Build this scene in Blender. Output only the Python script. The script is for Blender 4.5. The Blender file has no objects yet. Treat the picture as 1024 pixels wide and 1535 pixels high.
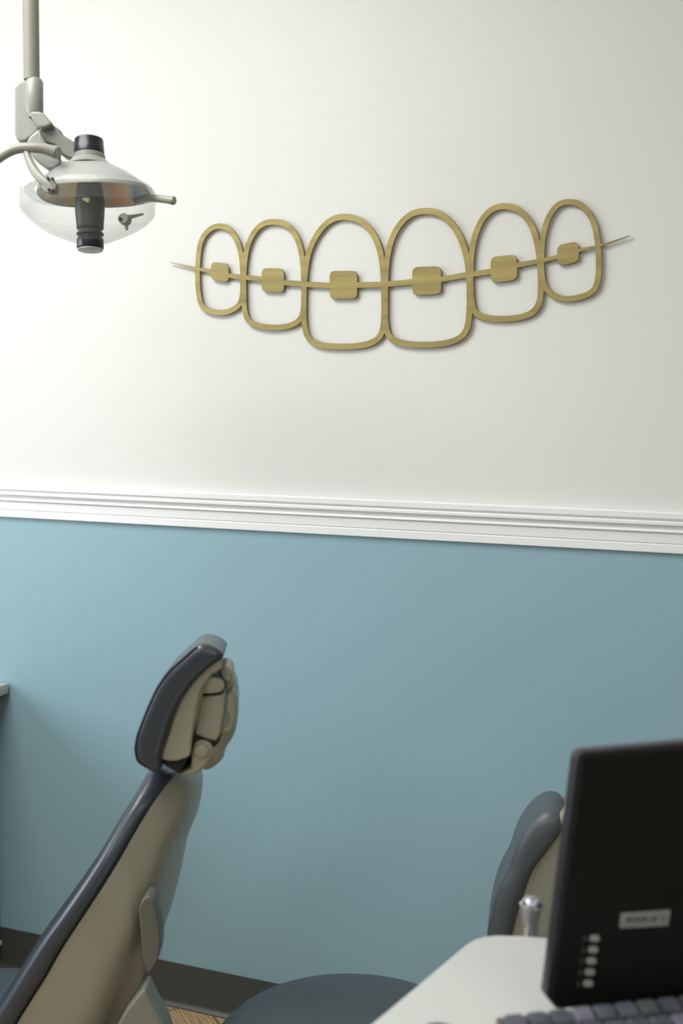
import bpy, bmesh, math, random
from mathutils import Vector, Matrix
random.seed(7)
scene = bpy.context.scene
C = scene.collection
R = math.radians

# ------------------------------------------------------------------ camera
FPX = 1700.0
CAM_H = 1.3943
YAW, PITCH, ROLL = R(20.4745), R(5.2748), R(0.7339)
WALL_Y = 2.243
cy, sy = math.cos(YAW), math.sin(YAW)
FW = Vector((-sy*math.cos(PITCH), cy*math.cos(PITCH), -math.sin(PITCH)))
RT0 = Vector((cy, sy, 0)); UP0 = RT0.cross(FW)
RT = RT0*math.cos(ROLL) + UP0*math.sin(ROLL)
UP = UP0*math.cos(ROLL) - RT0*math.sin(ROLL)
CAM = Vector((0, 0, CAM_H))

def ray(x, y):
    return FW + RT*((x-512)/FPX) + UP*((767.5-y)/FPX)
def on_plane(x, y, q, n):
    r = ray(x, y); t = (q-CAM).dot(n)/r.dot(n)
    return CAM + r*t
def at_y(x, y, Y): return on_plane(x, y, Vector((0, Y, 0)), Vector((0, 1, 0)))
def at_z(x, y, Z): return on_plane(x, y, Vector((0, 0, Z)), Vector((0, 0, 1)))
def at_d(x, y, d): return CAM + ray(x, y)*d

cd = bpy.data.cameras.new('camera'); co = bpy.data.objects.new('camera', cd); C.objects.link(co)
m = Matrix((RT, UP, -FW)).transposed().to_4x4(); m.translation = CAM
co.matrix_world = m
cd.sensor_fit = 'VERTICAL'; cd.sensor_height = 36.0; cd.lens = 36.0*FPX/1535.0
cd.clip_start = 0.02
cd.dof.use_dof = True; cd.dof.focus_distance = 2.3; cd.dof.aperture_fstop = 4.0
scene.camera = co

# ------------------------------------------------------------------ materials
def srgb(r, g, b):
    f = lambda c: (c/255/12.92) if c/255 <= 0.04045 else ((c/255+0.055)/1.055)**2.4
    return (f(r), f(g), f(b), 1)
def mat(name, col, rough=0.5, metal=0.0, noise=0.03, nscale=60, bump=0.0, bscale=200, spec=0.5, coat=0.0, stretch=None, trans=0.0, ior=1.45):
    M = bpy.data.materials.new(name); M.use_nodes = True
    nt = M.node_tree; b = nt.nodes['Principled BSDF']
    tc = nt.nodes.new('ShaderNodeTexCoord'); mp = nt.nodes.new('ShaderNodeMapping')
    nt.links.new(tc.outputs['Object'], mp.inputs['Vector'])
    if stretch: mp.inputs['Scale'].default_value = stretch
    n = nt.nodes.new('ShaderNodeTexNoise'); n.inputs['Scale'].default_value = nscale; n.inputs['Detail'].default_value = 4
    nt.links.new(mp.outputs['Vector'], n.inputs['Vector'])
    rp = nt.nodes.new('ShaderNodeValToRGB')
    c = col
    rp.color_ramp.elements[0].position = 0.3; rp.color_ramp.elements[1].position = 0.7
    rp.color_ramp.elements[0].color = (c[0]*(1-noise), c[1]*(1-noise), c[2]*(1-noise), 1)
    rp.color_ramp.elements[1].color = (min(1, c[0]*(1+noise)), min(1, c[1]*(1+noise)), min(1, c[2]*(1+noise)), 1)
    nt.links.new(n.outputs['Fac'], rp.inputs['Fac']); nt.links.new(rp.outputs['Color'], b.inputs['Base Color'])
    b.inputs['Roughness'].default_value = rough; b.inputs['Metallic'].default_value = metal
    b.inputs['Specular IOR Level'].default_value = spec; b.inputs['Coat Weight'].default_value = coat
    b.inputs['Coat Roughness'].default_value = 0.25
    b.inputs['Transmission Weight'].default_value = trans; b.inputs['IOR'].default_value = ior
    if bump:
        n2 = nt.nodes.new('ShaderNodeTexNoise'); n2.inputs['Scale'].default_value = bscale; n2.inputs['Detail'].default_value = 3
        nt.links.new(mp.outputs['Vector'], n2.inputs['Vector'])
        bp = nt.nodes.new('ShaderNodeBump'); bp.inputs['Strength'].default_value = bump; bp.inputs['Distance'].default_value = 0.002
        nt.links.new(n2.outputs['Fac'], bp.inputs['Height']); nt.links.new(bp.outputs['Normal'], b.inputs['Normal'])
    return M

M_upper = mat('upper_wall_paint', (0.615, 0.625, 0.60, 1), 0.6, bump=0.05, bscale=160, noise=0.006, nscale=3)
M_blue = mat('blue_wall_paint', (0.235, 0.375, 0.435, 1), 0.5, bump=0.10, bscale=110, noise=0.012, nscale=5, stretch=(0.35, 1, 1))
M_trim = mat('trim_paint', (0.72, 0.735, 0.735, 1), 0.4, noise=0.01)
M_ceil = mat('ceiling_paint', (0.8, 0.8, 0.78, 1), 0.8)
M_side = mat('side_wall_paint', (0.45, 0.45, 0.43, 1), 0.7)
M_base = mat('vinyl_baseboard', (0.050, 0.052, 0.049, 1), 0.40, noise=0.06)
M_leather = mat('slate_upholstery', (0.021, 0.030, 0.043, 1), 0.36, noise=0.04, nscale=30, bump=0.05, bscale=500, spec=0.6, coat=0.25)
M_stool = mat('grey_upholstery', (0.056, 0.070, 0.079, 1), 0.40, noise=0.03, nscale=30, bump=0.05, bscale=500, spec=0.6)
M_seam = mat('seam_thread', (0.012, 0.016, 0.025, 1), 0.6)
M_beige = mat('beige_shell_plastic', (0.235, 0.228, 0.175, 1), 0.30, noise=0.02, nscale=8)
M_beige3 = mat('shaded_shell_plastic', (0.095, 0.097, 0.078, 1), 0.4)  # shell plastic darkened: shade of the down-facing lower rear put into colour
M_beige2 = mat('olive_cover_plastic', (0.17, 0.18, 0.145, 1), 0.38, noise=0.02, nscale=8)
M_mech = mat('headrest_mechanism_plastic', (0.265, 0.268, 0.205, 1), 0.30, noise=0.02, nscale=8)
M_gap = mat('dark_joint_rubber', (0.012, 0.012, 0.012, 1), 0.7)
M_lampgrey = mat('lamp_enamel', (0.235, 0.25, 0.225, 1), 0.3, noise=0.01)
M_yoke = mat('shaded_yoke_enamel', (0.165, 0.175, 0.155, 1), 0.35)  # lamp enamel in a darker copy, painting shade onto the yoke plate
M_lamppole = mat('lamp_pole_enamel', (0.235, 0.23, 0.20, 1), 0.35, noise=0.01)
M_handle = mat('lamp_handle_plastic', (0.26, 0.265, 0.235, 1), 0.35, noise=0.01)
M_black = mat('black_knob_plastic', (0.010, 0.012, 0.018, 1), 0.3, noise=0.05)
M_col = mat('bulb_column_grey', (0.045, 0.048, 0.045, 1), 0.45, noise=0.2, nscale=25)
M_chrome = mat('satin_chrome', (0.62, 0.64, 0.66, 1), 0.25, metal=0.9)
M_cabdark = mat('dark_cabinet_laminate', (0.035, 0.033, 0.03, 1), 0.5)
M_syr = mat('syringe_metal', (0.36, 0.38, 0.40, 1), 0.3, metal=0.7)
M_desk = mat('white_laminate', (0.44, 0.46, 0.44, 1), 0.45, noise=0.008)
M_desk2 = mat('white_cabinet', (0.72, 0.72, 0.70, 1), 0.5)
M_mon = mat('monitor_black', (0.0045, 0.0045, 0.0038, 1), 0.42, noise=0.1, spec=0.25)
M_bezel = mat('monitor_edge', (0.012, 0.0115, 0.016, 1), 0.35, spec=0.5)
M_sticker = mat('sticker_paper', (0.22, 0.235, 0.215, 1), 0.5, noise=0.15, nscale=90)
M_sticker_dk = mat('sticker_print', (0.075, 0.08, 0.07, 1), 0.6)
M_button = mat('button_grey', (0.27, 0.29, 0.27, 1), 0.4)
M_buttondk = mat('icon_grey', (0.035, 0.035, 0.033, 1), 0.5)
M_key = mat('keycap_plastic', (0.065, 0.072, 0.092, 1), 0.3, noise=0.25, nscale=60, spec=0.7)
M_key2 = mat('keycap_plastic_green', (0.06, 0.075, 0.075, 1), 0.35, noise=0.2)
M_key3 = mat('keycap_plastic_pale', (0.13, 0.135, 0.165, 1), 0.35, noise=0.2)
M_kb = mat('keyboard_body', (0.085, 0.082, 0.065, 1), 0.4)
M_mouse = mat('mouse_plastic', (0.03, 0.035, 0.035, 1), 0.35)
M_cream = mat('cream_plastic', (0.55, 0.47, 0.27, 1), 0.5)

def brass():
    M = mat('brushed_brass', (0.29, 0.235, 0.092, 1), 0.42, metal=0.5, noise=0.2, nscale=7, stretch=(0.5, 6, 9))
    return M
M_brass = brass()
M_brass_edge = mat('brass_edge', (0.20, 0.155, 0.07, 1), 0.5, metal=0.6)

def clear():
    M = bpy.data.materials.new('clear_shield'); M.use_nodes = True; nt = M.node_tree; nt.nodes.clear()
    o = nt.nodes.new('ShaderNodeOutputMaterial'); mx = nt.nodes.new('ShaderNodeMixShader')
    t = nt.nodes.new('ShaderNodeBsdfTransparent'); t.inputs['Color'].default_value = (0.96, 0.965, 0.96, 1)
    g = nt.nodes.new('ShaderNodeBsdfPrincipled'); g.inputs['Base Color'].default_value = (0.5, 0.52, 0.5, 1); g.inputs['Roughness'].default_value = 0.12
    fr = nt.nodes.new('ShaderNodeLayerWeight'); fr.inputs['Blend'].default_value = 0.35
    n = nt.nodes.new('ShaderNodeTexNoise'); n.inputs['Scale'].default_value = 20
    ma = nt.nodes.new('ShaderNodeMath'); ma.operation = 'MULTIPLY_ADD'; ma.inputs[1].default_value = 0.40; ma.inputs[2].default_value = 0.03
    nt.links.new(fr.outputs['Facing'], ma.inputs[0])
    m2 = nt.nodes.new('ShaderNodeMath'); m2.operation = 'MULTIPLY_ADD'; m2.inputs[1].default_value = 0.08
    nt.links.new(n.outputs['Fac'], m2.inputs[0]); nt.links.new(ma.outputs[0], m2.inputs[2])
    nt.links.new(m2.outputs[0], mx.inputs['Fac']); nt.links.new(t.outputs[0], mx.inputs[1]); nt.links.new(g.outputs[0], mx.inputs[2])
    nt.links.new(mx.outputs[0], o.inputs['Surface'])
    return M
M_clear = clear()
def glass_pane():
    M = bpy.data.materials.new('window_glass'); M.use_nodes = True; nt = M.node_tree
    b = nt.nodes['Principled BSDF']; b.inputs['Transmission Weight'].default_value = 1; b.inputs['Roughness'].default_value = 0
    b.inputs['IOR'].default_value = 1.01
    return M
def dichroic():
    # iridescent reflector coating: bands of colour across the dish
    M = bpy.data.materials.new('dichroic_reflector'); M.use_nodes = True; nt = M.node_tree; b = nt.nodes['Principled BSDF']
    tc = nt.nodes.new('ShaderNodeTexCoord'); mp = nt.nodes.new('ShaderNodeMapping'); 
    nt.links.new(tc.outputs['Generated'], mp.inputs['Vector'])
    sx = nt.nodes.new('ShaderNodeSeparateXYZ'); nt.links.new(mp.outputs['Vector'], sx.inputs[0])
    n = nt.nodes.new('ShaderNodeTexNoise'); n.inputs['Scale'].default_value = 3.5; nt.links.new(tc.outputs['Generated'], n.inputs['Vector'])
    ma = nt.nodes.new('ShaderNodeMath'); ma.operation = 'MULTIPLY_ADD'; ma.inputs[1].default_value = 0.22
    nt.links.new(n.outputs['Fac'], ma.inputs[0])
    nt.links.new(sx.outputs['X'], ma.inputs[2])
    rp = nt.nodes.new('ShaderNodeValToRGB'); nt.links.new(ma.outputs[0], rp.inputs['Fac'])
    E = rp.color_ramp.elements
    E[0].position = 0.0; E[0].color = (0.75, 0.76, 0.72, 1); E[1].position = 1.0; E[1].color = (0.75, 0.78, 0.8, 1)
    for p, c in ((0.25, (0.9, 0.74, 0.4, 1)), (0.38, (0.95, 0.68, 0.2, 1)), (0.52, (0.50, 0.48, 0.40, 1)), (0.66, (1, 0.42, 0.16, 1)),
                 (0.77, (0.85, 0.66, 0.36, 1)), (0.85, (0.12, 0.28, 0.55, 1)), (0.94, (0.55, 0.62, 0.68, 1))):
        e = E.new(p); e.color = c
    nt.links.new(rp.outputs['Color'], b.inputs['Base Color']); b.inputs['Roughness'].default_value = 0.3
    b.inputs['Metallic'].default_value = 0.15
    return M
M_dich = dichroic()
def mix_clear(M, amt):
    nt = M.node_tree; out = nt.nodes['Material Output']; b = nt.nodes['Principled BSDF']
    t = nt.nodes.new('ShaderNodeBsdfTransparent'); mx = nt.nodes.new('ShaderNodeMixShader'); mx.inputs[0].default_value = amt
    nt.links.new(b.outputs[0], mx.inputs[1]); nt.links.new(t.outputs[0], mx.inputs[2]); nt.links.new(mx.outputs[0], out.inputs['Surface'])
    return M
def dome_mat():
    return mix_clear(mat('frosted_dome', (0.40, 0.415, 0.40, 1), 0.22, noise=0.04, nscale=6), 0.30)
mix_clear(M_dich, 0.55)
M_dome = dome_mat()
def wood():
    M = bpy.data.materials.new('oak_vinyl_plank'); M.use_nodes = True; nt = M.node_tree; b = nt.nodes['Principled BSDF']
    tc = nt.nodes.new('ShaderNodeTexCoord'); mp = nt.nodes.new('ShaderNodeMapping')
    mp.inputs['Rotation'].default_value = (0, 0, R(42))
    nt.links.new(tc.outputs['Object'], mp.inputs['Vector'])
    mp2 = nt.nodes.new('ShaderNodeMapping'); mp2.inputs['Scale'].default_value = (2.2, 14, 1)
    nt.links.new(mp.outputs['Vector'], mp2.inputs['Vector'])
    w = nt.nodes.new('ShaderNodeTexWave'); w.wave_type = 'BANDS'; w.bands_direction = 'Y'; w.inputs['Scale'].default_value = 2.6
    w.inputs['Distortion'].default_value = 9; w.inputs['Detail'].default_value = 4; w.inputs['Detail Scale'].default_value = 1.5
    nt.links.new(mp2.outputs['Vector'], w.inputs['Vector'])
    rp = nt.nodes.new('ShaderNodeValToRGB'); nt.links.new(w.outputs['Fac'], rp.inputs['Fac'])
    rp.color_ramp.elements[0].color = (0.27, 0.19, 0.10, 1); rp.color_ramp.elements[1].color = (0.46, 0.345, 0.20, 1)
    br = nt.nodes.new('ShaderNodeTexBrick'); br.inputs['Scale'].default_value = 1; br.inputs['Brick Width'].default_value = 1.2; br.inputs['Row Height'].default_value = 0.15
    br.inputs['Mortar Size'].default_value = 0.002; br.inputs['Color1'].default_value = (1, 1, 1, 1); br.inputs['Color2'].default_value = (0.86, 0.84, 0.8, 1); br.inputs['Mortar'].default_value = (0.3, 0.25, 0.2, 1)
    nt.links.new(mp.outputs['Vector'], br.inputs['Vector'])
    mx = nt.nodes.new('ShaderNodeMix'); mx.data_type = 'RGBA'; mx.blend_type = 'MULTIPLY'; mx.inputs[0].default_value = 1
    nt.links.new(rp.outputs['Color'], mx.inputs[6]); nt.links.new(br.outputs['Color'], mx.inputs[7])
    nt.links.new(mx.outputs[2], b.inputs['Base Color']); b.inputs['Roughness'].default_value = 0.45
    return M
M_wood = wood()

# ------------------------------------------------------------------ object helpers
ROOT = {}
def base_of(p):
    while p is not None and p.parent is not None: p = p.parent
    return p.location.copy() if p is not None else Vector((0, 0, 0))
def obj(name, bm, mt, parent=None, origin=None, sharp=38, label=None):
    bmesh.ops.remove_doubles(bm, verts=bm.verts, dist=1e-6)
    bmesh.ops.recalc_face_normals(bm, faces=bm.faces)
    for f in bm.faces: f.smooth = len(f.verts) != 3
    for e in bm.edges:
        if len(e.link_faces) == 2 and e.calc_face_angle(0) > R(sharp): e.smooth = False
    off = base_of(parent) if parent is not None else (origin if origin is not None else Vector((0, 0, 0)))
    bmesh.ops.translate(bm, verts=bm.verts, vec=-off)
    me = bpy.data.meshes.new(name); bm.to_mesh(me); bm.free()
    ms = mt if isinstance(mt, (list, tuple)) else [mt]
    for q in ms: me.materials.append(q)
    o = bpy.data.objects.new(name, me); C.objects.link(o)
    if parent is not None: o.parent = parent
    else: o.location = off
    if label: o['label'] = label
    return o
def thing(name, label, cat, loc, group=None):
    o = bpy.data.objects.new(name, None); C.objects.link(o); o.location = loc; o.empty_display_size = 0.1
    o['label'] = label; o['category'] = cat
    if group: o['group'] = group
    return o
def tag(o, label, cat, group=None):
    o['label'] = label; o['category'] = cat
    if group: o['group'] = group
    return o
def struct(name, bm, mt):
    o = obj(name, bm, mt); o['kind'] = 'structure'; return o

def box(bm, a, b, bev=0.0, seg=2):
    xs, ys, zs = (a[0], b[0]), (a[1], b[1]), (a[2], b[2])
    v = [bm.verts.new((x, y, z)) for x in xs for y in ys for z in zs]
    F = [(0, 1, 3, 2), (4, 6, 7, 5), (0, 4, 5, 1), (2, 3, 7, 6), (0, 2, 6, 4), (1, 5, 7, 3)]
    fs = [bm.faces.new([v[i] for i in f]) for f in F]
    bmesh.ops.recalc_face_normals(bm, faces=fs)
    if bev: bmesh.ops.bevel(bm, geom=list({e for f in fs for e in f.edges}), offset=bev, segments=seg, affect='EDGES', profile=0.5)
    return bm
def BX(a, b, bev=0.0, seg=2): return box(bmesh.new(), a, b, bev, seg)

def catmull(P, n=6, closed=True):
    out = []; N = len(P)
    rng = N if closed else N-1
    for i in range(rng):
        if closed: p0, p1, p2, p3 = P[(i-1) % N], P[i], P[(i+1) % N], P[(i+2) % N]
        else: p0, p1, p2, p3 = P[max(i-1, 0)], P[i], P[i+1], P[min(i+2, N-1)]
        for k in range(n):
            t = k/n
            out.append(tuple(0.5*((2*b)+(-a+c)*t+(2*a-5*b+4*c-d)*t*t+(-a+3*b-3*c+d)*t**3) for a, b, c, d in zip(p0, p1, p2, p3)))
    if not closed: out.append(tuple(P[-1]))
    return out
def area2(P): return sum(P[i][0]*P[(i+1) % len(P)][1]-P[(i+1) % len(P)][0]*P[i][1] for i in range(len(P)))/2
def ccw(P): return P if area2(P) > 0 else P[::-1]
def round_corners(P, r, seg=5):
    # polygon with rounded corners; r scalar or list
    P = list(P); N = len(P); out = []
    for i in range(N):
        a, b, c = Vector(P[i-1]), Vector(P[i]), Vector(P[(i+1) % N])
        rr = r[i] if isinstance(r, (list, tuple)) else r
        d1, d2 = (a-b), (c-b); rr = min(rr, d1.length*0.48, d2.length*0.48)
        if rr < 1e-6: out.append(tuple(b)); continue
        p, q = b+d1.normalized()*rr, b+d2.normalized()*rr
        for k in range(seg+1):
            t = k/seg; out.append(tuple(p*(1-t)**2+b*2*t*(1-t)+q*t*t))
    return out
def offset(P, d):
    # inward offset of a ccw closed polygon
    N = len(P); out = []
    for i in range(N):
        a, b, c = Vector(P[i-1]), Vector(P[i]), Vector(P[(i+1) % N])
        e1, e2 = (b-a), (c-b)
        if e1.length < 1e-9: e1 = e2
        if e2.length < 1e-9: e2 = e1
        n1, n2 = Vector((-e1.y, e1.x)).normalized(), Vector((-e2.y, e2.x)).normalized()
        n = (n1+n2); n = n.normalized() if n.length > 1e-6 else n1
        k = max(0.5, n.dot(n1)); q = b+n*(d/k); out.append((q.x, q.y))
    return out
def inset(P, d):
    """inward offset whose folded-over points collapse onto their nearest sound neighbour"""
    O = offset(P, d); N = len(P); ok = []
    for (x, y) in O:
        m = 1e9
        for i in range(N):
            ax, ay = P[i-1]; bx, by = P[i]; dx, dy = bx-ax, by-ay; L2 = dx*dx+dy*dy
            t = max(0.0, min(1.0, ((x-ax)*dx+(y-ay)*dy)/L2)) if L2 > 1e-14 else 0.0
            q = (x-ax-dx*t)**2+(y-ay-dy*t)**2
            if q < m: m = q
        ok.append(m > (d*0.97)**2)
    if not any(ok): return offset(P, d*0.3)
    out = []
    for i in range(N):
        if ok[i]: out.append(O[i]); continue
        k = 1
        while not (ok[(i+k) % N] or ok[(i-k) % N]): k += 1
        out.append(O[(i-k) % N] if ok[(i-k) % N] else O[(i+k) % N])
    return out
def mixp(P, Q, t): return [(a[0]+(b[0]-a[0])*t, a[1]+(b[1]-a[1])*t) for a, b in zip(P, Q)]
def bridge(bm, A, B):
    n = len(A)
    for i in range(n):
        j = (i+1) % n
        try: bm.faces.new((A[i], A[j], B[j], B[i]))
        except ValueError: pass
def cap(bm, ring):
    u_ = []
    for v in ring:
        if not u_ or (v.co-u_[-1].co).length > 1e-6: u_.append(v)
    if len(u_) > 2 and (u_[0].co-u_[-1].co).length < 1e-6: u_.pop()
    ring = u_
    try:
        f = bm.faces.new(ring)
        if len(ring) > 4: bmesh.ops.triangulate(bm, faces=[f])
    except ValueError: pass
def prism(out, w0, w1, r, fr, seg=4, bm=None, r2=None):
    """outline (2-D) extruded from w0 to w1 with rounded rims; fr maps (u, v, w) to the world"""
    if bm is None: bm = bmesh.new()
    P = ccw([tuple(p[:2]) for p in out]); rings = []
    r2 = r if r2 is None else r2
    Q1 = inset(P, r) if r else P; Q2 = Q1 if r2 == r else (inset(P, r2) if r2 else P)
    for k in range(seg+1):
        a = (math.pi/2)*k/seg
        rings.append((mixp(P, Q1, 1-math.sin(a)) if r else P, w0+r*(1-math.cos(a))))
        if not r: break
    for k in range(seg+1):
        a = (math.pi/2)*(1-k/seg)
        rings.append((mixp(P, Q2, 1-math.sin(a)) if r2 else P, w1-r2*(1-math.cos(a))))
        if not r2: break
    V = [[bm.verts.new(fr(p[0], p[1], w)) for p in ring] for ring, w in rings]
    for a, b in zip(V, V[1:]): bridge(bm, a, b)
    cap(bm, V[0][::-1]); cap(bm, V[-1])
    return bm
def loft(rings, bm=None, caps=True):
    if bm is None: bm = bmesh.new()
    V = [[bm.verts.new(p) for p in r] for r in rings]
    for a, b in zip(V, V[1:]): bridge(bm, a, b)
    if caps: cap(bm, V[0][::-1]); cap(bm, V[-1])
    return bm
def tube(P, rad, seg=16, bm=None, flat=1.0):
    P = [Vector(p) for p in P]; N = len(P); rings = []
    rs = rad if isinstance(rad, (list, tuple)) else [rad]*N
    T = [(P[min(i+1, N-1)]-P[max(i-1, 0)]).normalized() for i in range(N)]
    x = T[0].orthogonal().normalized()
    for i in range(N):
        x = (x-T[i]*x.dot(T[i])).normalized(); y = T[i].cross(x)
        rings.append([P[i]+(x*math.cos(a)+y*math.sin(a)*flat)*rs[i] for a in [2*math.pi*k/seg for k in range(seg)]])
    return loft(rings, bm)
def smooth_tube(P, rad, seg=16, n=6, bm=None):
    if isinstance(rad, (list, tuple)):
        Q = catmull([tuple(p)+(r,) for p, r in zip(P, rad)], n, False)
        return tube([q[:3] for q in Q], [q[3] for q in Q], seg, bm)
    return tube(catmull([tuple(p) for p in P], n, False), rad, seg, bm)
def lathe(prof, o, ax=Vector((0, 0, 1)), seg=40, bm=None, sx=1.0, sydir=None):
    """prof: (radius, height) pairs about axis ax through o"""
    if bm is None: bm = bmesh.new()
    ax = ax.normalized(); x = (sydir-ax*sydir.dot(ax)).normalized() if sydir is not None else ax.orthogonal().normalized(); y = ax.cross(x)
    rings = [[o+ax*h+(x*math.cos(a)*sx+y*math.sin(a))*max(r, 1e-5) for a in [2*math.pi*k/seg for k in range(seg)]] for r, h in prof]
    return loft(rings, bm)

def pad(out, tw, wc, hw, r, ends, fr, n=18, anchor=0.5, probe=None):
    """padded cushion: side outline, shorter towards both sides, rounded rims"""
    P = ccw([tuple(p[:2]) for p in out])
    vs_ = [p[1] for p in P]; top = max(P, key=lambda p: p[1]); bt = min(P, key=lambda p: p[1])
    ax = (Vector(top)-Vector(bt)).normalized(); an = Vector(bt)+(Vector(top)-Vector(bt))*anchor
    rings = []; QI = inset(P, r)
    def ring(t, ins):
        sl = ends+(1-ends)*(1-abs(t)**2.6)**0.5
        Q = []
        for p in (mixp(P, QI, ins/r) if ins > 0 else P):
            d = Vector(p)-an; l = d.dot(ax); q = d-ax*l; q = an+ax*(l*sl)+q
            Q.append(fr(q.x, q.y, wc+hw*t))
        return Q
    if probe is not None: return ring(*probe)
    tr_ = 1-r/hw
    for k in range(7):
        a = (math.pi/2)*k/6; rings.append(ring(-1+(r/hw)*(1-math.cos(a)), r*(1-math.sin(a))))
    for k in range(1, n): rings.append(ring(-tr_+2*tr_*k/n, 0))
    for k in range(7):
        a = (math.pi/2)*(1-k/6); rings.append(ring(1-(r/hw)*(1-math.cos(a)), r*(1-math.sin(a))))
    bm = loft(rings, caps=False); bm.verts.ensure_lookup_table(); N = len(P)
    i0 = P.index(top)
    for st in (0, (len(rings)-1)*N):
        R_ = [bm.verts[st+(i0+k) % N] for k in range(N)]
        for k in range(N//2):
            q_ = []
            for v in (R_[k], R_[(k+1) % N], R_[(N-k-1) % N], R_[(N-k) % N]):
                if v not in q_: q_.append(v)
            if len(q_) > 2:
                try: bm.faces.new(q_)
                except ValueError: pass
    return bm

class Frame:
    """local frame: u along the side of a thing, z up, w across it away from the camera"""
    def __init__(s, q, a):
        s.q = q; s.u = Vector((math.cos(a), math.sin(a), 0)); s.w = Vector((-math.sin(a), math.cos(a), 0))
    def __call__(s, u, v, w): return s.q+s.u*u+Vector((0, 0, 1))*v+s.w*w
    def tr(s, pts, w=0.0):
        o = []
        for p in pts:
            P = on_plane(p[0], p[1], s.q+s.w*w, s.w)-s.q
            o.append((P.dot(s.u), P.z))
        return o

# ------------------------------------------------------------------ room
XL, XR, YF, ZC = -3.2, 2.9, -2.9, 2.75
RAIL_T, RAIL_B = 1.2046, 1.1242
struct('floor', BX((XL, YF, -0.05), (XR, WALL_Y+0.1, 0)), M_wood)
struct('ceiling', BX((XL, YF, ZC), (XR, WALL_Y+0.1, ZC+0.05)), M_ceil)
bm = bmesh.new()
def quadsheet(bm, x0, x1, z0, z1, idx):
    b2 = bmesh.new(); box(b2, (x0, WALL_Y, z0), (x1, WALL_Y+0.1, z1))
    for f in b2.faces: f.material_index = idx
    me = bpy.data.meshes.new('t'); b2.to_mesh(me); b2.free(); bm.from_mesh(me); bpy.data.meshes.remove(me)
quadsheet(bm, XL, XR, 0, 1.16, 0); quadsheet(bm, XL, XR, 1.16, ZC, 1)
struct('wall_back', bm, [M_blue, M_upper])
struct('wall_right', BX((XR, YF, 0), (XR+0.1, WALL_Y, ZC)), M_side)
struct('wall_front', BX((XL, YF-0.1, 0), (XR, YF, ZC)), M_side)
# left wall with a window opening
WY0, WY1, WZ0, WZ1 = -0.9, 1.3, 0.95, 2.25
bm = bmesh.new()
for a, b in (((XL-0.1, YF, 0), (XL, WALL_Y, WZ0)), ((XL-0.1, YF, WZ1), (XL, WALL_Y, ZC)), ((XL-0.1, YF, WZ0), (XL, WY0, WZ1)), ((XL-0.1, WY1, WZ0), (XL, WALL_Y, WZ1))):
    b2 = BX(a, b); me = bpy.data.meshes.new('t'); b2.to_mesh(me); b2.free(); bm.from_mesh(me); bpy.data.meshes.remove(me)
struct('wall_left', bm, M_side)
bm = bmesh.new()
for a, b in (((XL-0.08, WY0, WZ0), (XL-0.02, WY0+0.05, WZ1)), ((XL-0.08, WY1-0.05, WZ0), (XL-0.02, WY1, WZ1)), ((XL-0.08, WY0, WZ0), (XL-0.02, WY1, WZ0+0.05)), ((XL-0.08, WY0, WZ1-0.05), (XL-0.02, WY1, WZ1)), ((XL-0.08, 0.18, WZ0), (XL-0.02, 0.22, WZ1))):
    b2 = BX(a, b); me = bpy.data.meshes.new('t'); b2.to_mesh(me); b2.free(); bm.from_mesh(me); bpy.data.meshes.remove(me)
struct('window_1', bm, M_trim)

def sweep_x(prof, x0, x1):
    # prof: (protrusion, z)
    return loft([[Vector((x, WALL_Y-p, z)) for p, z in prof] for x in (x0, x1)])
h = RAIL_T
rail = [(-0.002, h), (0.017, h-0.0005), (0.0195, h-0.003), (0.0195, h-0.013), (0.0175, h-0.016), (0.0165, h-0.0185), (0.0175, h-0.0205), (0.0175, h-0.0255),
        (0.0135, h-0.029), (0.0105, h-0.033), (0.0100, h-0.0355), (0.0125, h-0.037), (0.0140, h-0.039), (0.0125, h-0.0412), (0.0100, h-0.0430), (0.0095, h-0.046),
        (0.0095, h-0.0610), (0.0080, h-0.0625), (0.0080, h-0.0635), (0.0092, h-0.065), (0.0092, h-0.0790), (0.0080, RAIL_B), (-0.002, RAIL_B)]
o = obj('trim_1', sweep_x(rail, XL, XR), M_trim, sharp=12); o['kind'] = 'structure'
bb = [(-0.002, 0.1016), (0.003, 0.1016), (0.0035, 0.100), (0.0035, 0.016), (0.005, 0.010), (0.009, 0.005), (0.0135, 0.003), (0.0145, 0.0015), (0.0145, 0.0), (-0.002, 0.0)]
struct('baseboard_back', sweep_x(bb, XL, XR), M_base)

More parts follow.
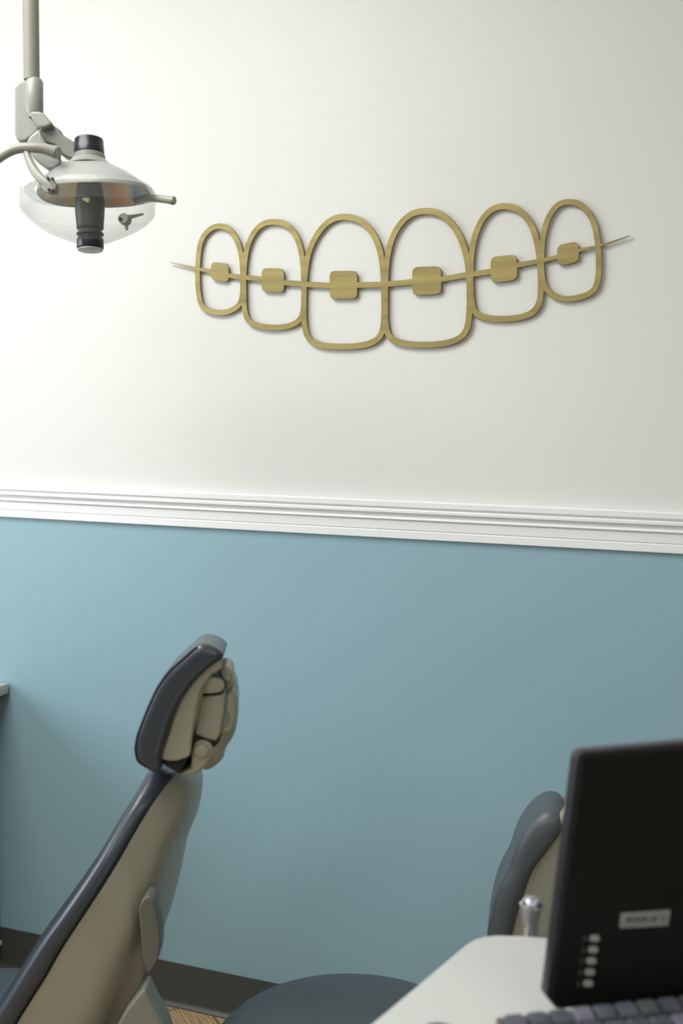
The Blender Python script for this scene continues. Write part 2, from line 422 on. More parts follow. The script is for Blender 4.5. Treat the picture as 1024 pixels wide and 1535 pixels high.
# ------------------------------------------------------------------ brass wall sign
SW = WALL_Y-0.006   # front face distance: piece is 5 mm thick, held 7 mm off the wall
def wallpt(x, y):
    p = at_y(x, y, SW); return (p.x, p.z)
z2 = lambda P: [wallpt(250+x/2.844, 290+y/2.844) for x, y in P]
z3 = lambda P: [wallpt(560+x/2.56, 280+y/2.56) for x, y in P]
sgn_o = at_y(600, 420, WALL_Y)
sign = thing('tooth_sign', 'brushed brass outline of six teeth with braces mounted on the white wall', 'wall sign', sgn_o)
def wfr(d):   # front face d in front of nominal plane
    return lambda u, v, w: Vector((u, SW-0.0030-d+w, v))
def ring_band(inner, width, d, name):
    P = ccw(catmull(inner, 5))
    for _ in range(14): P = [tuple((Vector(P[i-1])+Vector(P[i])*2+Vector(P[(i+1) % len(P)]))/4) for i in range(len(P))]
    O = offset(P, -width)
    bm = bmesh.new(); f = wfr(d); T = 0.0040; b = 0.0006
    layers = [(P, T), (P, b), (offset(P, -b), 0), (offset(P, -width+b), 0), (O, b), (O, T)]
    V = [[bm.verts.new(f(p[0], p[1], w)) for p in ring] for ring, w in layers]
    for i in range(6): bridge(bm, V[i], V[(i+1) % 6])
    o = obj(name, bm, [M_brass, M_brass_edge], sign, sharp=30)
    for pl in o.data.polygons:
        if abs(pl.normal.y) < 0.3: pl.material_index = 1
    return o
T1 = [(228,150),(260,160),(285,190),(305,240),(314,300),(315,370),(315,440),(303,470),(275,488),(240,500),(180,490),(155,470),(145,400),(143,330),(150,230),(165,190),(195,158)]
T2 = [(462,134),(500,140),(530,165),(555,210),(570,280),(575,350),(575,420),(575,490),(566,528),(535,550),(480,562),(400,556),(360,540),(345,505),(342,440),(342,350),(347,270),(365,200),(400,150),(430,137)]
T3 = [(760,113),(810,122),(850,150),(885,200),(905,270),(914,350),(916,450),(916,565),(900,608),(860,630),(800,641),(700,640),(640,632),(607,600),(598,540),(598,450),(603,340),(615,260),(645,190),(690,135),(725,118)]
T4 = [(212,106),(255,115),(295,150),(330,210),(350,280),(358,350),(359,450),(355,525),(340,562),(300,585),(230,596),(130,594),(80,580),(60,550),(57,480),(58,400),(60,320),(70,240),(95,170),(140,120),(175,108)]
T5 = [(510,87),(550,97),(585,130),(610,185),(625,250),(631,330),(632,415),(622,458),(590,485),(520,497),(430,495),(398,475),(388,440),(385,370),(385,290),(395,210),(420,140),(455,100),(480,90)]
T6 = [(757,70),(790,78),(825,115),(845,170),(853,240),(855,310),(850,370),(833,398),(790,415),(735,423),(700,410),(670,385),(658,350),(657,280),(660,200),(675,135),(705,85),(730,72)]
def pxm(n):  # pixels to metres on the wall, near the sign
    return n*(wallpt(600, 400)[0]-wallpt(599, 400)[0])
for i, (T, zf, w) in enumerate(((T1, z2, 7.8), (T2, z2, 8.2), (T3, z2, 8.8), (T4, z3, 9.0), (T5, z3, 9.0), (T6, z3, 8.6))):
    ring_band(zf(T), pxm(w)*(1.08-0.03*i), (i % 2)*0.00025, 'tooth_outline')
for i, (B, zf) in enumerate((([(191,291),(268,301),(267,381),(191,369)], z2), ([(407,319),(503,321),(503,424),(407,419)], z2), ([(696,331),(815,331),(815,451),(697,451)], z2),
        ([(150,309),(261,305),(263,412),(151,418)], z3), ([(450,270),(551,260),(554,358),(452,371)], z3), ([(705,225),(788,209),(791,289),(706,306)], z3))):
    bm = prism(round_corners(zf(B), 0.0125), 0, 0.005, 0.0006, wfr(0.0006), seg=1)
    o = obj('bracket', bm, [M_brass, M_brass_edge], sign, sharp=30)
    for pl in o.data.polygons:
        if abs(pl.normal.y) < 0.3: pl.material_index = 1
wa = [((18,295),2),((70,307),6),((120,319),11),((190,333),18),((270,351),20),((340,359),21),((408,367),22),((500,380),23),((600,388),24),((697,393),24),((815,391),25),((915,390),25)]
wb = [((60,374),22),((150,366),22),((262,355),22),((370,337),22),((450,326),21),((553,302),20),((640,285),18),((705,270),16),((790,245),13),((870,226),9),((930,207),6),((985,188),2)]
top, bot = [], []
cl = [((250+p[0]/2.844, 290+p[1]/2.844), w/2.844) for p, w in wa]+[((560+p[0]/2.56, 280+p[1]/2.56), w/2.56) for p, w in wb]
for i, (p, w) in enumerate(cl):
    a, b = Vector(cl[max(i-1, 0)][0]), Vector(cl[min(i+1, len(cl)-1)][0]); t = (b-a).normalized(); n = Vector((-t.y, t.x))
    top.append(tuple(Vector(p)-n*w/2)); bot.append(tuple(Vector(p)+n*w/2))
top = catmull(top, 4, False); bot = catmull(bot, 4, False)
bm = prism([wallpt(*p) for p in top+bot[::-1]], 0, 0.004, 0.0004, wfr(0.0004), seg=1)
o = obj('arch_wire', bm, [M_brass, M_brass_edge], sign, sharp=30)
for pl in o.data.polygons:
    if abs(pl.normal.y) < 0.3: pl.material_index = 1
for px, py in ((329, 409), (409.5, 420), (515.5, 427.5), (641, 421), (756, 402), (852, 380)):
    p = at_y(px, py, SW)
    obj('standoff', lathe([(0.007, 0), (0.007, 0.006)], Vector((p.x, WALL_Y-0.0065, p.z)), Vector((0, 1, 0)), 16), M_brass_edge, sign)

# ------------------------------------------------------------------ left treatment chair
q = at_d(250, 1100, 1.60)
A_CH = R(20)
F = Frame(q, A_CH)
root = thing('dental_chair', 'slate blue padded treatment chair with tilted headrest and beige shell before the blue wall', 'dental chair', Vector((q.x, q.y, 0)) + F.u*(-0.35)+F.w*0.21)
h4 = lambda P: [(180+x/4.655, 930+y/4.655) for x, y in P]
# headrest cushion
F0 = F; F = Frame(q, R(24.5))
hc = F.tr(h4([(575,122),(535,138),(500,168),(430,232),(350,308),(270,425),(225,520),(190,600),(155,690),(130,760),(113,855),(122,920),(135,955),(185,990),(245,1022),(290,1010),(305,975),(300,930),(318,850),(345,770),(372,680),(405,600),(445,515),(495,440),(545,378),(600,320),(660,270),(715,232),(732,205),(715,170),(655,135),(610,122)]), 0.045)
def hfr(u, v, w): return F(u, v-0.12*(w-0.02), w)
WH = 0.20
hr = obj('headrest', pad(catmull(hc, 2), 0.045, 0.095, 0.095, 0.012, 0.95, hfr), M_leather, root, sharp=60)
rg = pad(catmull(hc, 2), 0.045, 0.095, 0.095, 0.012, 0.95, hfr, probe=(-0.965, 0.0022))
hz = sorted(range(len(rg)), key=lambda i: rg[i].z); i0, i1 = hz[-1], hz[0]
N_ = len(rg); pa = [rg[(i0+k) % N_] for k in range((i1-i0) % N_+1)]; pb_ = [rg[(i0-k) % N_] for k in range((i0-i1) % N_+1)]
fs = min((pa, pb_), key=lambda P_: sum((p-q).dot(F.u) for p in P_)/len(P_))
obj('seam', smooth_tube(fs[2:-2], 0.0011, 8, 2), M_seam, hr)
# headrest back plate
pl_ = F.tr(h4([(698,248),(655,275),(600,318),(545,378),(495,442),(448,515),(405,600),(372,680),(345,770),(318,850),(288,950),(300,975),(370,985),(420,975),(475,955),(492,925),(500,860),(515,760),(535,640),(560,515),(600,440),(645,378),(705,340),(712,300),(712,262)]), 0.012)
hp = obj('headrest_plate', prism(catmull(pl_, 2), 0.012, 0.10, 0.003, F), M_mech, root, sharp=60)
def hpart(name, pts, w0, w1, r, mt=M_mech, tw=None, par=None, rc=0.01, smooth=False):
    P = F.tr(h4(pts), w0 if tw is None else tw)
    P = catmull(P, 3) if smooth else round_corners(P, rc)
    return obj(name, prism(P, w0, w1, r, F, seg=5), mt, par or root, sharp=60)
hpart('joint_gap', [(480,500),(720,500),(700,850),(640,900),(520,900),(480,940),(440,1050),(420,1080),(300,1010),(300,970),(480,940)], 0.03, WH-0.04, 0.004, M_gap)
hpart('mechanism_cover', [(640,360),(720,335),(775,350),(812,410),(826,500),(826,640),(800,760),(745,850),(725,920),(670,975),(610,1005),(560,960),(560,700),(620,420)], 0.055, 0.145, 0.020, M_mech, 0.10, smooth=True)
hpart('hinge_knuckle', [(545,420),(640,395),(700,405),(735,440),(735,470),(705,505),(650,514),(545,514)], 0.018, 0.060, 0.004, M_mech)
hpart('hinge_knuckle', [(560,440),(700,415),(735,460),(700,505),(560,514)], 0.135, 0.165, 0.006, M_mech)
hpart('hinge_pin', [(700,345),(745,330),(785,360),(785,410),(750,440),(705,410)], 0.030, 0.10, 0.007, M_mech, smooth=True)
hpart('mechanism_body', [(555,530),(700,520),(735,500),(735,600),(700,800),(670,850),(620,838),(525,800),(520,780)], 0.026, 0.14, 0.005, M_mech, rc=0.009)
rl = hpart('release_handle', [(745,510),(790,495),(815,540),(822,620),(812,700),(785,780),(730,805),(685,795),(690,720),(700,620),(720,540)], 0.034, 0.13, 0.010, M_mech, smooth=True)
hpart('finger_recess', [(712,640),(740,628),(765,650),(765,700),(745,738),(700,745),(700,690)], 0.0325, 0.05, 0.001, M_beige2, 0.034, par=rl, smooth=True)
hpart('neck_arm', [(520,860),(560,842),(610,850),(640,880),(645,920),(620,990),(570,1050),(495,1088),(430,1078),(490,1040),(497,960),(505,900)], 0.022, 0.12, 0.006, M_mech, smooth=True)
c = F.tr(h4([(568, 915)]), 0.020)[0]
dj = obj('pivot_cap', lathe([(0.0001, 0), (0.0085, 0), (0.0098, 0.001), (0.0105, 0.003), (0.0105, 0.02)], F(c[0], c[1], 0.0195), F.w, 28), M_mech, root)
obj('knuckle_gap', smooth_tube([F(p[0], p[1], 0.017) for p in F.tr(h4([(665,392),(700,394),(726,415),(738,445),(735,478)]), 0.017)], 0.0011, 8, 4), M_gap, root)
obj('pivot_ring', lathe([(0.0104, 0), (0.0112, 0.0), (0.0112, 0.003), (0.0104, 0.003)], F(c[0], c[1], 0.0208), F.w, 28), M_beige2, dj)

# backrest: cushion and shell lofted along the spine
F = F0
WC = 0.205
ST = [((231,1148),(274,1152),(300,1160),0.055),((222,1154),(268,1164),(305,1175),0.085),((207,1178),(246,1190),(300,1210),0.115),((192,1204),(225,1220),(285,1248),0.140),((168,1241),(203,1257),(274,1300),0.160),
      ((144,1282),(181,1296),(260,1355),0.178),((111,1331),(156,1337),(239,1405),0.190),((82,1372),(128,1380),(222,1450),0.197),((49,1417),(98,1427),(207,1494),0.200),
      ((25,1454),(74,1470),(185,1542),0.203),((0,1495),(46,1514),(155,1590),0.205),((-33,1545),(13,1568),(110,1640),0.205),((-66,1595),(-20,1620),(60,1680),0.203),((-105,1650),(-60,1672),(15,1715),0.198)]
def sgnp(v, p): return math.copysign(abs(v)**p, v)
cr, sr = [], []
for (f, r_, s, hw) in ST:
    w0 = WC-hw
    f2, r2 = F.tr([f, r_], w0); s2 = F.tr([s], WC+hw*0.35)[0]
    f2, r2, s2 = Vector(f2), Vector(r2), Vector(s2)
    mid = (f2+r2)/2; hd = (r2-f2)/2; ring = []
    for k in range(48):
        a = 2*math.pi*k/48
        p = mid+hd*sgnp(math.cos(a), 0.6); w = WC+hw*sgnp(math.sin(a), 0.35)
        ring.append(F(p.x, p.y-0.10*(w-w0), w))
    cr.append(ring)
    s2 = s2+Vector((0, 0.10*(WC+hw*0.35-w0)))
    ring = []; D = s2-r2; hh = hw-0.006; B0 = r2-hd*0.25
    sec = [(-1.0, 0.0), (-1.0, 0.15), (-0.999, 0.30), (-0.995, 0.45), (-0.985, 0.56), (-0.96, 0.635), (-0.92, 0.68)]
    sec += [(-0.85+1.7*k/16, 0.68+0.32*(1-abs(-0.85+1.7*k/16)**2.2)) for k in range(17)]
    sec += [(-a_, b_) for a_, b_ in sec[:7][::-1]]
    for a_, b_ in sec:
        p = B0+(s2-B0)*b_; ring.append(F(p.x, p.y-0.10*(hh*(a_+1)), WC+hh*a_))
    for k in range(1, 8):
        a_ = 1-2*k/8; ring.append(F(B0.x, B0.y-0.10*(hh*(a_+1)), WC+hh*a_))
    sr.append(ring)
def smooth_rings(rs, n=4):
    N = len(rs[0]); out = []
    cols = [catmull([tuple(r[i]) for r in rs], n, False) for i in range(N)]
    return [[Vector(cols[i][k]) for i in range(N)] for k in range(len(cols[0]))]
obj('back_cushion', loft(smooth_rings(cr)), M_leather, root, sharp=75)
obj('back_shell', loft(smooth_rings(sr)), M_beige, root, sharp=75)
def cpart(name, pts, w0, w1, r, mt, rc=0.01):
    return obj(name, prism(round_corners(F.tr(pts, w0), rc), w0, w1, r, F, seg=5), mt, root, sharp=50)
cpart('shade_facet', [(207,1358),(220,1342),(230,1348),(241,1405),(238,1438),(222,1464),(214,1436)], 0.012, 0.05, 0.003, M_beige3)  # added dark piece painting the shade under the shell's lower rear face
cpart('lower_mount', [(216,1481),(226,1505),(244,1535),(282,1640),(120,1640),(172,1545),(188,1516)], 0.012, 0.06, 0.004, M_beige2, 0.008)
# seat, arm rest, pedestal (mostly outside the frame)
sq = F.tr([(0, 1560)], 0.0)[0]
us = sq[0]
def lbox(u0, u1, w0, w1, z0, z1, bev, seg=4):
    b = BX((u0, w0, z0), (u1, w1, z1), bev, seg)
    for v in b.verts: v.co = F(v.co.x, v.co.z-q.z, v.co.y)
    return b
obj('seat_cushion', lbox(us-0.85, us+0.0, 0.0, 0.41, 0.30, 0.385, 0.035), M_leather, root, sharp=60)
obj('seat_base', lbox(us-0.80, us+0.0, 0.03, 0.38, 0.20, 0.305, 0.02), M_beige, root, sharp=60)
obj('pedestal', lbox(us-0.50, us-0.05, 0.08, 0.33, 0.03, 0.21, 0.02), M_beige, root, sharp=60)
obj('floor_plate', lbox(us-0.75, us-0.02, 0.04, 0.37, 0.0, 0.035, 0.012), M_beige2, root, sharp=60)

# ------------------------------------------------------------------ operator stool
sc = at_z(528, 1530, 0.47); sc.z = 0
SR = 0.215
stool = thing('operator_stool', 'low grey upholstered round stool with curved backrest and beige back shell, behind the monitor', 'stool', sc)
ztop = 0.447
prof = [(0.0001, -0.075), (SR*0.9, -0.075), (SR*0.97, -0.07), (SR, -0.055), (SR*1.0, -0.03), (SR*0.985, -0.018), (SR*0.93, -0.006), (SR*0.8, 0.002), (SR*0.5, 0.008), (0.0001, 0.010)]
obj('seat', lathe(prof, Vector((sc.x, sc.y, ztop)), seg=72), M_stool, stool, sharp=60)
obj('seat_pan', lathe([(0.0001, -0.1), (0.12, -0.1), (0.17, -0.075), (0.0001, -0.074)], Vector((sc.x, sc.y, ztop)), seg=40), M_beige2, stool)
obj('column', lathe([(0.03, 0.09), (0.03, 0.22), (0.02, 0.22), (0.02, 0.35)], Vector((sc.x, sc.y, 0)), seg=24), M_chrome, stool)
for k in range(5):
    a = 2*math.pi*k/5+0.3; d = Vector((math.cos(a), math.sin(a), 0))
    lg = obj('base_leg', tube([Vector((sc.x, sc.y, 0.10)), Vector((sc.x, sc.y, 0.085))+d*0.15, Vector((sc.x, sc.y, 0.07))+d*0.27], [0.022, 0.018, 0.013], 12), M_chrome, stool)
    cc = Vector((sc.x, sc.y, 0.028))+d*0.265; t = Vector((-d.y, d.x, 0))
    obj('caster', lathe([(0.0001, -0.012), (0.024, -0.012), (0.028, -0.008), (0.028, 0.008), (0.024, 0.012), (0.0001, 0.012)], cc, t, 20), M_black, lg)
qs = at_d(780, 1300, 1.78)
A_ST = R(11)
G = Frame(qs, A_ST)
z6 = lambda P: [(700+x/5.689, 1180+y/5.689) for x, y in P]
bc = z6([(178,1270),(182,1130),(212,960),(250,810),(310,660),(365,565),(395,470),(440,350),(500,240),(570,150),(650,90),(720,68),(790,80),(828,130),(838,190),(800,272),(745,345),(690,425),(620,525),(552,650),(485,830),(435,990),(400,1130),(380,1260),(372,1400),(368,1600),(165,1600),(168,1400)])
bc = catmull(G.tr(bc, 0.06), 2)
WS = 0.16
def stool_fr(u, v, w):
    k = w/WS
    tpt = max(0.0, min(1.0, (v+0.06)/0.16))       # 0 low, 1 high
    du = 0.0
    return G(u+du, v-0.10*w, w)
obj('back_cushion', pad(bc, 0.1, WS/2, WS/2, 0.017, 0.90, stool_fr, anchor=0.25), M_stool, stool, sharp=60)
sh = z6([(845,165),(865,170),(905,250),(940,420),(950,700),(930,1000),(900,1300),(880,1600),(330,1600),(345,1270),(365,1130),(400,990),(450,830),(518,650),(588,525),(660,425),(715,345),(770,272),(815,215)])
sh = catmull(G.tr(sh, 0.03), 2)
obj('back_shell', pad(sh, 0.04, WS/2, WS/2-0.008, 0.014, 0.94, stool_fr, anchor=0.25), M_beige, stool, sharp=60)
rp_ = G.tr(z6([(852,175),(790,290),(735,370),(680,450),(612,560),(560,680),(520,800),(490,950),(470,1100),(455,1270),(450,1400)]), 0.012)
obj('shell_rim', smooth_tube([G(p[0]+0.004, p[1], 0.016) for p in rp_], 0.0085, 14, 4), M_mech, stool)
su = G.tr(z6([(600, 1500)]), 0.15)[0]
obj('back_support', smooth_tube([G(su[0], su[1], 0.08), G(su[0]+0.01, su[1]-0.10, 0.08), Vector((sc.x+0.20, sc.y, ztop-0.10)), Vector((sc.x+0.08, sc.y, ztop-0.095))], 0.012, 12, 6), M_chrome, stool)

# ------------------------------------------------------------------ cart with worktop
DZ = 0.80
dp = [(300,1760),(420,1648),(480,1598),(555,1535),(600,1497.5),(650,1456),(685,1426),(699,1414.5),(712,1407),(726,1403),(745,1401),(785,1402),(828,1406),(1000,1421),(1230,1450),(1500,1500),(1420,1900),(1250,2000),(520,2000),(330,1860)]
top2 = [at_z(x, y, DZ) for x, y in dp]
ctr = Vector((sum(p.x for p in top2)/len(top2), sum(p.y for p in top2)/len(top2), 0))
cart = thing('instrument_cart', 'white laminate cart top with rounded far corner under the black monitor', 'cart', ctr)
hf = lambda u, v, w: Vector((u, v, DZ-w))
P = [(p.x, p.y) for p in top2]
obj('worktop', prism(P, 0, 0.022, 0.003, hf, seg=3), M_desk, cart, sharp=60)
P2 = offset(ccw(P), 0.05)
obj('cabinet', prism(P2, 0.022, DZ-0.08, 0.003, hf, seg=2), M_desk2, cart, sharp=50)
obj('plinth', prism(offset(ccw(P), 0.09), DZ-0.08, DZ, 0.0, hf), M_base, cart, sharp=50)
# syringe in a holder on the far edge of the cart
sp = at_d(794, 1400, 1.335)
hold = obj('tool_holder', BX((sp.x-0.018, top2[11].y-0.008, DZ-0.05), (sp.x+0.018, sp.y+0.02, DZ-0.035), 0.003), M_chrome, cart)
syr = thing('water_syringe', 'small silver water syringe head standing at the far edge of the white cart', 'dental syringe', Vector((sp.x, sp.y, DZ-0.035)))
stem = at_d(793, 1395, 1.335); hd = at_d(795.5, 1366, 1.335)
obj('stem', tube([Vector((sp.x, sp.y, DZ-0.035)), stem, at_d(793.5, 1384, 1.335)], 0.0068, 18), M_chrome, syr)
obj('side_tube', tube([Vector((sp.x+0.009, sp.y+0.004, DZ-0.035)), at_d(805, 1386, 1.34)], 0.0022, 10), M_chrome, syr)
body = [(0.0078, -0.014), (0.0095, -0.006), (0.0120, 0.004), (0.0128, 0.012), (0.0122, 0.018), (0.009, 0.023), (0.004, 0.0255), (0.0001, 0.026)]
hb = obj('head', lathe([(r, z) for r, z in body], at_d(795.5, 1375, 1.335), Vector((0.03, 0, 1)), 28), M_syr, syr)
tc_ = (-ray(800, 1355)).normalized(); tside = (RT*0.45+tc_*0.9).normalized()
pc = at_d(803, 1357.5, 1.325)
obj('button', lathe([(0.0001, 0.0105), (0.0042, 0.0105), (0.0058, 0.0095), (0.0066, 0.006), (0.0066, -0.006)], pc, tside, 24), M_syr, syr)
obj('button_hole', lathe([(0.0001, 0.0112), (0.0016, 0.0112), (0.0016, 0.008)], pc, tside, 12), M_black, syr)
obj('nozzle', smooth_tube([at_d(794, 1352, 1.335), at_d(787, 1353, 1.33), at_d(781, 1354, 1.325)], [0.0062, 0.0042, 0.0024], 14), M_chrome, syr)

# ------------------------------------------------------------------ monitor
Bm = at_z(820, 1500, DZ+0.024)
az = R(60)
mu = Vector((math.sin(az), math.cos(az), 0)); mn0 = Vector((math.cos(az), -math.sin(az), 0))
tl = R(4); mn = (mn0*math.cos(tl)+Vector((0, 0, 1))*math.sin(tl)).normalized(); mv = mn.cross(mu).normalized()
def MF(u, v, w): return Bm+mu*u+mv*v-mn*w      # w into the screen body
def mtr(pts, d=0.0):
    o = []
    for x, y in pts:
        P = on_plane(x, y, Bm+mn*d, mn)-Bm; o.append((P.dot(mu), P.dot(mv)))
    return o
mp_ = mtr([(818,1493),(834,1513),(1250,1479),(1262,1092),(871,1126),(864,1134)])
mid_u = (mp_[0][0]+mp_[2][0])/2
foot = MF(mid_u, 0, 0.08)
mon = thing('monitor', 'thin black flat screen with five small grey buttons on the white cart', 'monitor', Vector((foot.x, foot.y, DZ)))
obj('housing', prism(round_corners(mp_, [0.002, 0.003, 0.01, 0.01, 0.004, 0.004]), -0.001, 0.016, 0.002, MF, seg=2), M_bezel, mon)
sp_ = mtr([(829,1497),(839,1509),(1238,1474),(1250,1107),(879,1133),(876,1137)], 0.003)
sc_ = obj('screen_face', prism(round_corners(sp_, 0.003), -0.003, 0.01, 0.001, MF, seg=2), M_mon, mon)
def mquad(name, pts, mt, par, d=0.0045, rc=0.0015, t=0.002):
    P = mtr(pts, d); return obj(name, prism(round_corners(P, rc), -d, -d+t, 0.0003, MF, seg=1), mt, par)
stk = mquad('sticker', [(932,1369.5),(1006,1364.5),(1002,1388),(929,1392)], M_sticker, mon, rc=0.0012)
stk['label'] = 'small grey label sticker'
ink = bmesh.new()
for x0, x1, y0, y1 in ((939, 949, 1376, 1382.5), (951, 958, 1375.5, 1382), (960, 969, 1375.2, 1382), (971, 975, 1376, 1381.5), (978, 984, 1373.5, 1381.5), (992, 996, 1374, 1379)):
    P = mtr([(x0+0.5, y0), (x1+0.5, y0-0.6), (x1-0.5, y1-0.6), (x0-0.5, y1)], 0.0048)
    prism(P, -0.0048, -0.0035, 0.0, MF, bm=ink)
obj('print', ink, M_sticker_dk, stk)
for k in range(5):
    y = 1407.5+k*16.9; x = 892.5-k*2.45
    mquad('button', [(x-6.5, y-4.2), (x+7.2, y-4.8), (x+6.5, y+4.2), (x-7.2, y+5)], M_button, mon, d=0.0055, rc=0.0028, t=0.003)
    mquad('button_icon', [(x-17.5, y-3), (x-11.5, y-3.3), (x-12, y+3.6), (x-18, y+4)], M_buttondk, mon, d=0.0036, rc=0.0016, t=0.001)
obj('stand_neck', prism([(mid_u-0.03, 0.02), (mid_u+0.03, 0.02), (mid_u+0.03, 0.14), (mid_u-0.03, 0.14)], 0.03, 0.055, 0.003, MF, seg=2), M_bezel, mon)
bm = bmesh.new(); bs = Vector((foot.x, foot.y, DZ))
pr = round_corners([(-0.1, -0.02), (0.1, -0.02), (0.1, 0.09), (-0.1, 0.09)], 0.02)
prism(pr, 0, 0.012, 0.002, lambda u, v, w: bs+mu*u-mn0*v*1.0+mn0*0.05+Vector((0, 0, w)), seg=2, bm=bm)
obj('stand_base', bm, M_bezel, mon)
obj('stand_post', tube([bs+mn0*0.03+Vector((0, 0, 0.008)), MF(mid_u, 0.06, 0.045)], 0.016, 16), M_bezel, mon)

# ------------------------------------------------------------------ keyboard and mouse
k0 = at_z(736, 1524, DZ+0.026); k1 = at_z(1024, 1491, DZ+0.026)
kd = Vector((math.sin(R(57)), math.cos(R(57)), 0)); k0 = k1-kd*0.193; kn = Vector((kd.y, -kd.x, 0))
KO = Vector((k0.x, k0.y, DZ))
def KF(a, b, z): return KO+kd*a+kn*b+Vector((0, 0, z))
kb = thing('keyboard', 'dark computer keyboard with bluish grey keys in front of the black monitor', 'keyboard', KF(0.21, 0.07, 0))
def kh(b): return 0.023-b*0.08
bm = BX((0, 0, 0), (0.43, 0.14, 1), 0.0)
for v in bm.verts:
    z = 0.0 if v.co.z < 0.5 else kh(v.co.y); v.co = KF(v.co.x, v.co.y, z)
obj('keyboard_body', bm, M_kb, kb)
for r_ in range(5):
    b0 = 0.006+r_*0.026
    for i in range(19):
        wd = 0.0190; a0 = 0.004+0.0224*i
        if r_ == 4 and 4 < i < 11: continue
        if r_ == 4 and i == 4: wd = 0.0224*7-0.0034
        b2 = bmesh.new(); q1 = [(a0, b0), (a0+wd, b0), (a0+wd, b0+0.020), (a0, b0+0.020)]
        lower = [KF(a, b, kh(b)-0.002) for a, b in q1]
        cA, cB = a0+wd/2, b0+0.010
        mid_ = [KF(cA+(a-cA)*0.93, cB+(b-cB)*0.9, kh(b)+0.0045) for a, b in q1]
        upr = [KF(cA+(a-cA)*0.78, cB+(b-cB)*0.74, kh(b)+0.0070+(0.0007 if b < cB else 0)) for a, b in q1]
        loft([lower, mid_, upr], b2); obj('key', b2, random.choice((M_key, M_key, M_key, M_key, M_key2, M_key3)), kb, sharp=20)
mc = at_z(668, 1592, DZ+0.01); mc.z = DZ
bm = bmesh.new(); rings = []
for k in range(9):
    a = (math.pi/2)*k/8; s = math.cos(a); z = math.sin(a)
    rings.append([mc+(kd*math.cos(t)*0.030+kn*math.sin(t)*0.050)*(s**0.7 if k < 8 else 0.05)+Vector((0, 0, 0.004+0.030*z)) for t in [2*math.pi*j/40 for j in range(40)]])
rings.insert(0, [p-Vector((0, 0, 0.004)) for p in rings[0]])
loft(rings, bm)
ms = thing('computer_mouse', 'dark computer mouse on the white cart left of the keyboard', 'mouse', mc)
obj('shell', bm, M_mouse, ms, sharp=60)
obj('scroll_wheel', lathe([(0.0001, -0.004), (0.009, -0.004), (0.010, 0.0), (0.009, 0.004), (0.0001, 0.004)], mc-kn*0.028+Vector((0, 0, 0.0185)), kd, 20), M_gap, ms)

# ------------------------------------------------------------------ counter at the left edge
e = at_y(13, 1024, WALL_Y-0.006)
cb = thing('side_counter', 'white counter slab end against the blue wall at the left edge', 'counter', Vector((e.x-0.4, WALL_Y-0.25, 0)))
obj('counter_top', BX((e.x-0.9, WALL_Y-0.75, e.z-0.026), (e.x, WALL_Y-0.004, e.z), 0.004), M_desk, cb)
obj('counter_cabinet', BX((e.x-0.88, WALL_Y-0.73, 0.0), (e.x-0.036, WALL_Y-0.010, e.z-0.026), 0.002), M_cabdark, cb)
ds = at_y(-1.0, 1413, WALL_Y-0.004)
tag(obj('door_stop', lathe([(0.0001, 0), (0.006, 0), (0.008, 0.002), (0.0085, 0.008), (0.0075, 0.0115)], Vector((ds.x, ds.y-0.011, ds.z)), Vector((0, 1, 0)), 20), M_cream), 'small cream round stop on the dark baseboard at the left edge', 'door stop')

# ------------------------------------------------------------------ dental lamp
DL = 1.95
L = lambda x, y, dd=0.0: at_d(x, y, DL+dd)
px_ = DL/FPX
pole_top = L(46, -40); 
pb = L(47, 125); pole_x, pole_y = L(46.5, 60).x, L(46.5, 60).y
lamp = thing('dental_lamp', 'pale grey ceiling mounted examination lamp with clear shield and black knobs', 'dental lamp', Vector((pole_x, pole_y, ZC)))
obj('pole', tube([Vector((pole_x, pole_y, ZC-0.02)), L(47.5, 120)], 0.0138, 28), M_lamppole, lamp)
obj('ceiling_flange', lathe([(0.07, 0), (0.07, -0.012), (0.03, -0.03), (0.015, -0.032)], Vector((pole_x, pole_y, ZC)), seg=32), M_lampgrey, lamp)
z5 = lambda P: [(x/7.675, 100+y/7.675) for x, y in P]
LU, LV, LW = RT, UP, FW
LO = CAM+FW*DL
def LF(u, v, w): return LO+LU*u+LV*v+LW*w
def ltr(pts, w=0.0):
    k = (DL+w)/FPX
    return [((x-512)*k, (767.5-y)*k) for x, y in pts]
def lpart(name, pts, w0, w1, r, mt=M_lampgrey, rc=0.006, par=None, smooth=False, seg=4):
    P = ltr(pts, w0); P = catmull(P, 3) if smooth else round_corners(P, rc)
    return obj(name, prism(P, w0, w1, r, LF, seg=seg), mt, par or lamp, sharp=50)
lpart('pole_bracket', z5([(165,240),(205,170),(300,158),(400,158),(400,500),(470,690),(420,760),(300,850),(240,865),(190,840),(165,780)]), -0.004, 0.018, 0.004)
obj('bracket_sleeve', tube([L(51.5, 119.0, 0.0), L(51.5, 123, 0.0), L(51.5, 168, 0.0), L(53, 176, 0)], [0.0125, 0.0150, 0.0155, 0.011], 28), M_lampgrey, lamp)
lpart('upper_arm', z5([(335,545),(360,510),(480,510),(610,655),(520,700),(440,700)]), -0.020, 0.014, 0.004)
lpart('yoke_plate', z5([(425,740),(450,705),(600,660),(690,720),(720,780),(870,870),(880,1060),(800,1060),(690,1000),(640,900),(520,880)]), -0.004, 0.022, 0.004, M_yoke)
lpart('yoke_cover', z5([(400,740),(440,700),(520,880),(600,890),(680,960),(660,1060),(690,1090),(640,1180),(560,1190),(480,1130),(390,1060),(330,980),(300,870),(330,800)]), -0.03, -0.006, 0.005)
obj('swivel', lathe([(0.0001, -0.022), (0.0105, -0.022), (0.0120, -0.02), (0.0120, 0.012), (0.0105, 0.014), (0.0001, 0.014)], L(80, 241, -0.012), (UP*-0.8+RT*0.55).normalized(), 28), M_lampgrey, lamp)
